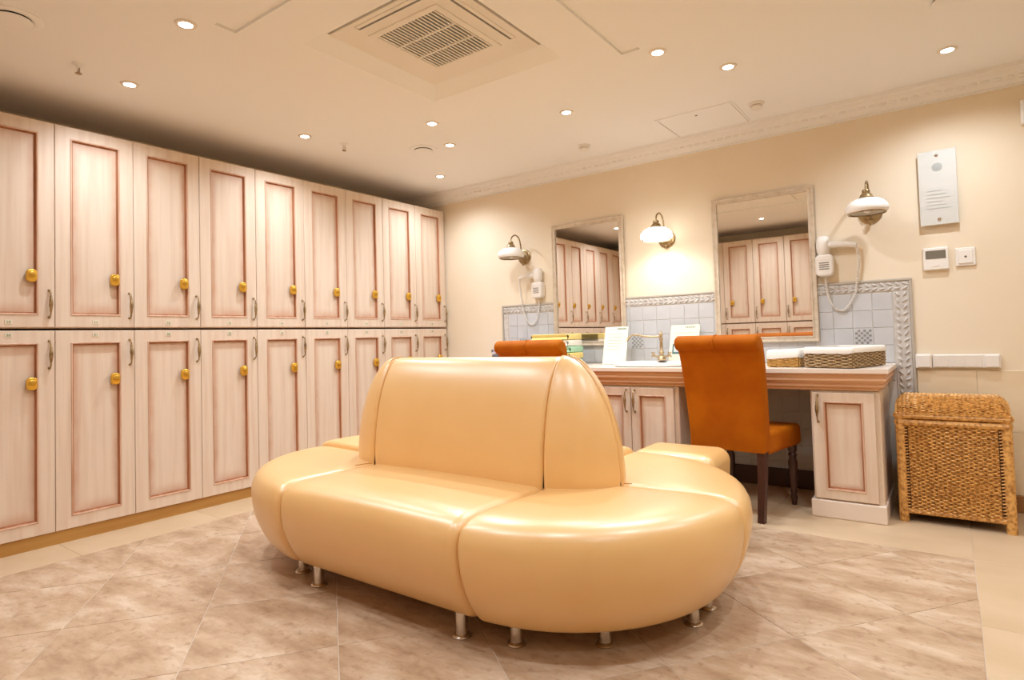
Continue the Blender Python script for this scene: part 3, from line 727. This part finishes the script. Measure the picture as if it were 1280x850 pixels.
# ------------------------------------------------------------------ wicker
def weave_face(mb, O, U, V, Nn, W, Hh, rows, cols, rr, amp):
    """rows of strands weaving over and under upright stakes; O corner, U along, V up, Nn outwards"""
    O, U, V, Nn = map(Vector, (O, U, V, Nn)); n = cols*4
    for r in range(rows):
        v = (r+.5)*Hh/rows; ph = PI*(r % 2); pts = []
        for i in range(n+1):
            u = W*i/n; pts.append(O+U*u+V*(v+.0008*math.sin(i*2.3+r))+Nn*(amp*math.cos(2*PI*i/n*cols/2+ph)))
        mb.tube(pts, rr, 4)
    for c in range(cols):
        p = O+U*((c+.5)*W/cols); mb.tube([p-Nn*.001, p+V*Hh-Nn*.001], rr*.9, 4)
def hamper():
    X0, X1, Y0, Y1 = 3.890, 4.408, -.522, -.105
    cx, cy = (X0+X1)/2, (Y0+Y1)/2; W, D = X1-X0, Y1-Y0; r = empty('wicker_hamper', (cx, cy, 0), 0, 'tall woven wicker laundry hamper with domed lid beside the vanity', 'hamper')
    MB().box(-W/2+.02, W/2-.02, -D/2+.02, D/2-.02, .045, .575).build('liner', M_wickin, r)
    def post(x, y):
        pts = []; 
        mb = MB(); n = 62
        # post wound with flat cane
        mb.lathe([(.0225+.0022*(k % 2), .0+.592*k/n) for k in range(n+1)], (x, y, 0), 10); return mb
    for sx in (-1, 1):
        for sy in (-1, 1): post(sx*(W/2-.022), sy*(D/2-.022)).build('corner_post', M_wick, r, 30)
    faces = [((-W/2+.06, -D/2+.010, .055), (1, 0, 0), (0, -1, 0), W-.12), ((W/2-.010, -D/2+.06, .055), (0, 1, 0), (1, 0, 0), D-.12), ((-W/2+.010, D/2-.06, .055), (0, -1, 0), (-1, 0, 0), D-.12)]
    for O, U, Nn, L in faces:
        mb = MB(); weave_face(mb, O, U, (0, 0, 1), Nn, L, .505, 50, int(L/.019), .0053, .0052)
        p = mb.build('woven_panel', M_wick, r, 60); tag(p, kind='stuff')
        # open ladder of wrapped rungs beside the posts
        mb = MB(); O_, U_, N_ = Vector(O), Vector(U), Vector(Nn)
        for side in (0, 1):
            for k in range(29):
                z = .012+k*.0172; a = O_+U_*(-.042 if side == 0 else L+.004)+Vector((0, 0, z)); b = a+U_*.038+Vector((0, 0, .006))
                mb.tube([a, b], .0042, 5)
        tag(mb.build('ladder_weave', M_wick, p, 60), kind='stuff')
    # rails wound with cane
    def rail(z, rad, ex, nm):
        n = 64; mb = MB()
        c = [(-W/2-ex, -D/2-ex), (W/2+ex, -D/2-ex), (W/2+ex, D/2+ex), (-W/2-ex, D/2+ex)]
        for k in range(4):
            a, b = Vector((*c[k], z)), Vector((*c[(k+1) % 4], z)); m_ = int((b-a).length/.008)
            mb.tube([a.lerp(b, i/m_) for i in range(m_+1)], [rad+.0022*(i % 2) for i in range(m_+1)], 8)
        return mb.build(nm, M_wick, r, 30)
    rail(.062, .016, -.022, 'bottom_rail'); rail(.562, .018, -.012, 'top_rail')
    # lid
    lid = rail(.600, .016, -.006, 'lid'); 
    mb = MB(); rows = 44
    sec = catmull([(-D/2-.004, .612, 0), (-D/2+.006, .650, 0), (-D/2+.035, .680, 0), (-D/2+.10, .694, 0), (0, .700, 0), (D/2-.10, .694, 0), (D/2-.02, .675, 0), (D/2, .612, 0)], 6)
    for ri, p in enumerate(sec):
        pts = []; n = 27*4
        nx = Vector((0, (p.x)*2, .25)).normalized()
        for i in range(n+1):
            u = -W/2+.004+(W-.008)*i/n
            e = max(0, 1-min(u+W/2, W/2-u)/.05); dz = -.045*e*e
            pts.append(Vector((u, p.x, max(p.y+dz, .612)))+nx*(.0055*math.cos(2*PI*i/n*27/2+PI*(ri % 2))))
        mb.tube(pts, .0062, 4)
    for c in range(27):
        u = -W/2+.004+(W-.008)*(c+.5)/27; e = max(0, 1-min(u+W/2, W/2-u)/.05); mb.tube([(u, p.x, max(p.y-.045*e*e, .61)) for p in sec], .005, 4)
    tag(mb.build('lid_weave', M_wick, lid, 60), kind='stuff')
    MB().loops([[(-W/2+.02, y, .61), (W/2-.02, y, .61), (W/2-.03, y, z), (-W/2+.03, y, z)] for y, z in ((-D/2+.01, .625), (-D/2+.06, .675), (0, .688), (D/2-.06, .675), (D/2-.01, .625))]).build('lid_core', M_wickin, lid)
    # loop handle on the side
    MB().tube([(W/2-.008+.014*math.sin(PI*i/8), -D/2+.10+.10*i/8, .455) for i in range(9)], .007, 6).build('handle', M_wick, r, 50)
hamper()
def small_basket(cx, cy, rz, W, D, Hh, liner, m, label):
    r = empty('wicker_basket', (cx, cy, .873), rz, label, 'basket', 'baskets on the worktop')
    MB().box(-W/2+.006, W/2-.006, -D/2+.006, D/2-.006, .002, Hh-.004).build('core', M_wickin, r)
    mb = MB()
    for O, U, Nn, L in (((-W/2, -D/2, .004), (1, 0, 0), (0, -1, 0), W), ((W/2, -D/2, .004), (0, 1, 0), (1, 0, 0), D), ((W/2, D/2, .004), (-1, 0, 0), (0, 1, 0), W), ((-W/2, D/2, .004), (0, -1, 0), (-1, 0, 0), D)):
        weave_face(mb, O, U, (0, 0, 1), Nn, L, Hh-.006, 11, max(5, int(L/.036)), .0058, .005)
    tag(mb.build('weave', m, r, 60), kind='stuff')
    # cloth lining folded over the rim
    def ring(e, z, wob=0):
        pts = rrect(W+2*e, D+2*e, .018, 4); return [(x, y, z+wob*math.sin(23*(x+2*y))) for x, y in pts]
    MB().loops([ring(.009, Hh-.016, .006), ring(.011, Hh-.006), ring(.009, Hh+liner-.006, .003), ring(.004, Hh+liner, .002), ring(-.010, Hh+liner-.002, .002), ring(-.016, Hh-.02), ring(-.02, .03)], False, True).build('cloth_liner', M_cloth, r, 60)
small_basket(3.640, -.420, math.radians(-18), .275, .42, .105, .020, M_wick2, 'larger wicker basket with white cloth liner at the end of the worktop')
small_basket(3.315, -.400, math.radians(-3), .180, .26, .072, .038, M_wick3, 'smaller honey wicker basket with white cloth liner beside the chair back')

# ------------------------------------------------------------------ towels
def towel(x, y, z, W, D, h, m, label, group, rz=0.0):
    pr = [(p.x, p.y) for p in catmull([(-D/2+.006, .002, 0), (-D/2, h*.25, 0), (-D/2+.008, h*.47, 0), (-D/2+.016, h*.5, 0), (-D/2+.008, h*.53, 0), (-D/2, h*.75, 0), (-D/2+.006, h-.001, 0), (0, h, 0), (D/2-.008, h-.001, 0), (D/2, h*.5, 0), (D/2-.008, .001, 0), (0, 0, 0)], 3, True)]
    o = puff(pr, W, lambda u, v, s: (s-W/2, u, v), .008, 6, 3, None, lambda q, t: (q[0]+.004*math.sin(9*t+z*50), q[1])).build('folded_towel', m, None, 50, (x, y, z), rz)
    return tag(o, label, 'towel', group)
zt = .873
for k, (m, nm) in enumerate(((M_tc, 'turquoise folded towel at the bottom of the stack beside the mirror'), (M_ty, 'yellow folded towel in the middle of the stack above the turquoise one'), (M_tg, 'mint green folded towel in the stack under the white one'), (M_tw, 'white folded towel under the topmost yellow one'), (M_ty, 'yellow folded towel on top of the coloured stack'))):
    towel(1.485+.006*(k % 2), -.27-.004*k, zt+k*.052, .34+.012*(k % 3), .24, .049, m, nm, 'stacked coloured towels', .02*(k % 3-1))
for k, (m, nm) in enumerate(((M_tl, 'lilac folded towel at the bottom of the low pile near the lockers'), (M_td, 'slate folded towel in the middle of the low pile near the lockers'), (M_tl, 'lilac folded towel on top of the low pile near the lockers'))):
    towel(1.06, -.32, zt+k*.050, .32, .22, .047, m, nm, 'low pile of towels', .03*(k-1))

# ------------------------------------------------------------------ cards leaning on the backsplash
def card(x, y, W, Hh, rz, lean, label, photo):
    r = empty('info_card', (x, y, .873), rz, label, 'card', 'printed cards by the sink')
    sx = math.sin(lean); cz = math.cos(lean)
    def pt(u, v, d): return (u, v*sx-d*cz, v*cz+d*sx+.001)
    def slab(u0, u1, v0, v1, d0, d1):
        return MB().add([pt(u, v, d) for v in (v0, v1) for d in (d1, d0) for u in (u0, u1)], [(0, 2, 3, 1), (4, 5, 7, 6), (0, 1, 5, 4), (2, 6, 7, 3), (0, 4, 6, 2), (1, 3, 7, 5)])
    c = slab(-W/2, W/2, 0, Hh, 0, .004).build('sheet', M_paper, r)
    mb = MB()
    for i in range(7): mb2 = slab(.02+i*.011-W*.06, .028+i*.011-W*.06, Hh-.026, Hh-.012, .004, .0046); mb.add(mb2.v, mb2.f)
    for i in range(6):
        mb2 = slab(-W*.32, W*(.30-.05*(i % 3)), Hh-.065-i*.026, Hh-.0625-i*.026, .004, .0046); mb.add(mb2.v, mb2.f)
    mb.build('print', M_ink if not photo else mat('soft_ink', (.36, .38, .28), .6), c)
    MB().box(-W/2+.004, W/2-.004, .006, .040, .0005, .010).build('stand', M_white, r)
    if photo:
        slab(-W/2+.025, -W/2+.115, .075, .155, .004, .0048).build('picture', mat('teal_picture', (.09, .17, .16), .4), c)
        slab(-W/2+.037, -W/2+.080, .090, .140, .0046, .0054).build('picture_detail', mat('pale_picture', (.62, .66, .62), .4), c)
card(1.985, -.235, .195, .315, math.radians(6), math.radians(18), 'cream printed card leaning left of the faucet', False)
card(2.505, -.112, .235, .305, math.radians(-4), math.radians(14), 'cream printed card with small picture right of the faucet', True)

# ------------------------------------------------------------------ things on the right of the back wall
sp = empty('sign_plate', (4.145, -.002, 1.735), 0, 'tall brushed metal sign plate on the cream wall above the thermostat', 'sign')
MB().box(-.098, .098, -.030, -.025, 0, .465, .0015).build('plate', M_steel, sp)
for z in (.035, .435): MB().lathe([(.0001, -.001), (.007, -.001), (.007, .028), (.010, .029), (.009, .034), (.0001, .035)], (0, 0, z), 12, 'y').build('standoff', M_chrome, sp, 45)
mb = MB()
for i in range(6): mb.box(-.06, .06-.02*(i % 3), -.0306, -.030, .10+i*.022, .104+i*.022)
mb.build('engraving', mat('engraved_grey', (.42, .44, .42), .4, metal=.4), sp)
MB().lathe([(.0001, 0), (.028, 0), (.028, .0006), (.0001, .0007)], (0, -.030, .36), 18, 'y').build('emblem', MATS['engraved_grey'], sp)
th = empty('thermostat', (4.115, -.001, 1.455), 0, 'white wall thermostat with dark display under the metal plate', 'thermostat')
MB().box(-.066, .066, -.024, 0, 0, .140, .006).build('housing', M_white, th)
MB().box(-.052, .052, -.0265, -.023, .070, .122, .002).build('display', M_screen, th)
MB().box(-.014, .014, -.027, -.0235, .022, .030, .001).build('button', M_acw, th)
sw = empty('light_switch', (4.264, -.001, 1.468), 0, 'white square wall switch beside the thermostat', 'switch')
MB().box(-.050, .050, -.012, 0, 0, .112, .004).build('frame', M_white, sw)
MB().box(-.036, .036, -.017, -.010, .014, .098, .003).build('rocker', M_white, sw)
MB().lathe([(.0001, 0), (.007, 0), (.006, .003), (.0001, .0035)], (.0, -.016, .056), 12, 'y').build('keyhole', M_screen, sw)
so = empty('socket_strip', (4.190, -.009, .842), 0, 'row of white covered sockets on the beige tiles right of the vanity', 'sockets')
MB().box(-.206, -.122, -.022, 0, -.001, .090, .004).build('frame', M_white, so); MB().box(-.118, .214, -.016, 0, .002, .086, .004).build('frame', M_white, so)
for x in (-.202,): MB().box(x+.004, x+.072, -.028, -.020, .006, .082, .003).build('cover', M_white, so)
for k in range(3): MB().box(-.112+k*.082, -.112+k*.082+.076, -.019, -.014, .008, .080, .002).build('insert', M_acw, so)
MB().box(.138, .206, -.026, -.014, .008, .080, .003).build('cover', M_white, so)
vb = empty('wall_box', (4.66, 0, 2.265), 0, 'small pale box mounted high on the cream wall just under the cornice', 'wall box')
MB().box(-.105, .105, -.05, 0, 0, .145, .006).build('box', M_white, vb); MB().box(-.09, .09, -.054, -.048, .015, .13, .002).build('grille', M_acw, vb)

# ------------------------------------------------------------------ ceiling fittings
def downlight(x, y, i, label):
    r = empty('downlight', (x, y, CH), 0, label, 'ceiling light', 'ceiling downlights')
    if 'dring' not in MESH:
        a = MB().lathe([(.030, -.006), (.046, -.005), (.048, 0), (.048, .001), (.030, .001), (.030, -.006)], n=24, cap=False).build('ring', M_spotr, r, 45); MESH['dring'] = a.data
        b = MB().lathe([(.0001, -.0045), (.030, -.0045), (.030, .0), (.0001, .0)], n=20).build('lamp', M_spotc, r); MESH['dlamp'] = b.data
    else: link('ring', MESH['dring'], r); link('lamp', MESH['dlamp'], r)
    ld = bpy.data.lights.new('downlight_beam', 'SPOT'); ld.energy = SPOT_W; ld.color = LAMP_COL; ld.spot_size = math.radians(150); ld.spot_blend = .9; ld.shadow_soft_size = .035
    lo = bpy.data.objects.new('downlight_beam', ld); col.objects.link(lo); lo.parent = r; lo.location = (0, 0, -.012)
spots = [(1.333, -3.251, 'round recessed downlight beside the ceiling strip, nearer the air conditioner than the lockers'), (.439, -3.137, 'round recessed downlight above the lockers beside the sprinkler far from the mirrors'),
 (.437, -1.978, 'round recessed downlight above the middle of the locker row'), (1.313, -1.566, 'round recessed downlight just past the corner of the air conditioner opening'),
 (1.095, -1.140, 'round recessed downlight beside the round ceiling vent near the lockers'), (.437, -.538, 'round recessed downlight in the corner of lockers and cream wall'),
 (2.142, -1.132, 'round recessed downlight in front of the towel mirror, nearest a smoke detector'), (2.961, -1.553, 'round recessed downlight at the end of the ceiling strip'),
 (3.209, -1.126, 'round recessed downlight between ceiling strip and ceiling hatch'), (4.221, -.549, 'round recessed downlight above the metal sign plate')]
for i, (x, y, lb) in enumerate(spots): downlight(x, y, i, lb)
for x, y, lb in ((4.22, -2.6, 'between the oval sofa and the right wall'), (3.3, -3.6, 'between the oval sofa and the end of the row facing the mirrors'), (4.9, -1.7, 'by the right wall, nearer the mirrors'), (4.9, -4.0, 'by the right wall, far from the mirrors'), (2.2, -3.9, 'in front of the row of lockers facing the mirrors')): downlight(x, y, 0, 'added unseen fill downlight '+lb)  # extra downlights out of view, added as fill light for the room
def vent(x, y, R, label):
    r = empty('ceiling_vent', (x, y, CH), 0, label, 'vent', 'round ceiling vents')
    MB().lathe([(R*.80, -.004), (R*1.0, -.010), (R*1.28, -.004), (R*1.30, .001), (R*.80, .001), (R*.80, -.004)], n=36, cap=False).build('ring', M_ceil, r, 45)
    MB().lathe([(.0001, .0), (R*.80, .0), (R*.80, -.002), (.0001, -.002)], n=30).build('throat', M_dark, r)
    MB().lathe([(.0001, -.022), (R*.5, -.021), (R*.82, -.015), (R*.84, -.012), (R*.4, -.008), (.0001, -.008)], n=30).build('disc', M_ceil, r, 45)
vent(.862, -1.190, .088, 'round ceiling vent above the far end of the locker row'); vent(.800, -3.760, .088, 'round ceiling vent above the near end of the locker row'); vent(4.235, -1.185, .088, 'round ceiling vent in front of the metal sign plate')
def sprinkler(x, y, label):
    r = empty('sprinkler', (x, y, CH), 0, label, 'sprinkler', 'ceiling sprinklers')
    MB().lathe([(.0001, .0), (.030, .0), (.028, -.006), (.010, -.010), (.010, -.026), (.0001, -.026)], n=16).build('cup', M_ceil, r, 45)
    MB().tube([(-.010, 0, -.024), (-.012, 0, -.040), (0, 0, -.050), (.012, 0, -.040), (.010, 0, -.024)], .0025, 6).build('yoke', M_brass, r)
    MB().lathe([(.0001, -.050), (.016, -.050), (.016, -.053), (.0001, -.053)], n=14).build('deflector', M_brass, r)
sprinkler(.503, -3.408, 'small ceiling sprinkler above the lockers farthest from the cream wall'); sprinkler(.505, -1.681, 'small ceiling sprinkler above the lockers nearer the cream wall')
def smoke(x, y, label):
    r = empty('smoke_detector', (x, y, CH), 0, label, 'smoke detector', 'smoke detectors')
    MB().lathe([(.0001, .0), (.050, .0), (.050, -.012), (.044, -.016), (.0001, -.016)], n=24).build('base', M_white, r, 40)
    h = MB().lathe([(.0001, -.020), (.036, -.020), (.038, -.034), (.028, -.042), (.0001, -.043)], n=24).build('head', M_white, r, 40)
    MB().lathe([(.0001, -.015), (.033, -.015), (.033, -.021), (.0001, -.021)], n=20).build('slot', M_baseb, h)
smoke(1.883, -.426, 'white smoke detector on the ceiling above the towel mirror'); smoke(3.192, -.440, 'white smoke detector on the ceiling beside the hatch')
ht = empty('ceiling_hatch', (2.808, -.345, CH), 0, 'square access hatch in the ceiling by the cornice', 'hatch')
def ringz(i, z, a=.27, b=.238): return [(-a+i, -b+i, z), (a-i, -b+i, z), (a-i, b-i, z), (-a+i, b-i, z)]
MB().loops([ringz(0, .001), ringz(0, -.004), ringz(.014, -.004), ringz(.014, .001)], False, False).build('frame', M_ceil, ht)
dr = MB().box(-.252, .252, -.220, .220, -.0035, .001, .001).build('panel', M_ceil, ht); MB().lathe([(.0001, -.006), (.008, -.006), (.008, -.003), (.0001, -.003)], (0, -.15, 0), 12).build('latch', M_screen, dr)
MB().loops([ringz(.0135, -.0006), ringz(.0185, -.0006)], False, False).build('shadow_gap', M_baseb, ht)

# air conditioner cassette
ac = empty('air_conditioner', (2.074, -2.3275, CH+.048), 0, 'square ceiling cassette air conditioner in recessed opening', 'air conditioner')
GX, GY = 2.072-2.074, -2.330+2.3275
g = (GX-.200, GX+.200, GY-.222, GY+.222)
s1 = (GX-.225, GX+.225, -.358, -.318); s2 = (.300, .340, GY-.235, GY+.235)
hole_panel([g, s1, s2], -.383, .383, -.385, .385, -.004, .02).build('panel', M_acw, ac)
MB().box(-.389, .389, -.391, .391, .055, .06).build('cavity', M_dark, ac)
gr = MB().loops([[(GX-.235+i, GY-.255+i, z), (GX+.235-i, GY-.255+i, z), (GX+.235-i, GY+.255-i, z), (GX-.235+i, GY+.255-i, z)] for i, z in ((0, -.003), (0, -.008), (.004, -.010), (.033, -.010), (.036, -.004), (.036, .01))], False, False).build('grille', M_acw, ac)
for k in range(18):
    x = GX-.190+k*.0224
    o = shared('slat', 'slat', lambda: MB().box(-.0046, .0046, -.220, .220, -.010, -.002, .001), M_acw, gr, (x, GY, 0))
for k in (-1, 1): MB().box(GX-.20, GX+.20, GY+k*.075-.005, GY+k*.075+.005, -.0115, -.002).build('cross_bar', M_acw, gr)
for (a, b, c, d) in (s1, s2):
    hor = (b-a) > (d-c)
    if hor: MB().box(a+.006, b-.006, c+.001, d-.015, -.007, -.001, .002).build('louver', M_acw, ac)
    else: MB().box(a+.015, b-.001, c+.006, d-.006, -.007, -.001, .002).build('louver', M_acw, ac)
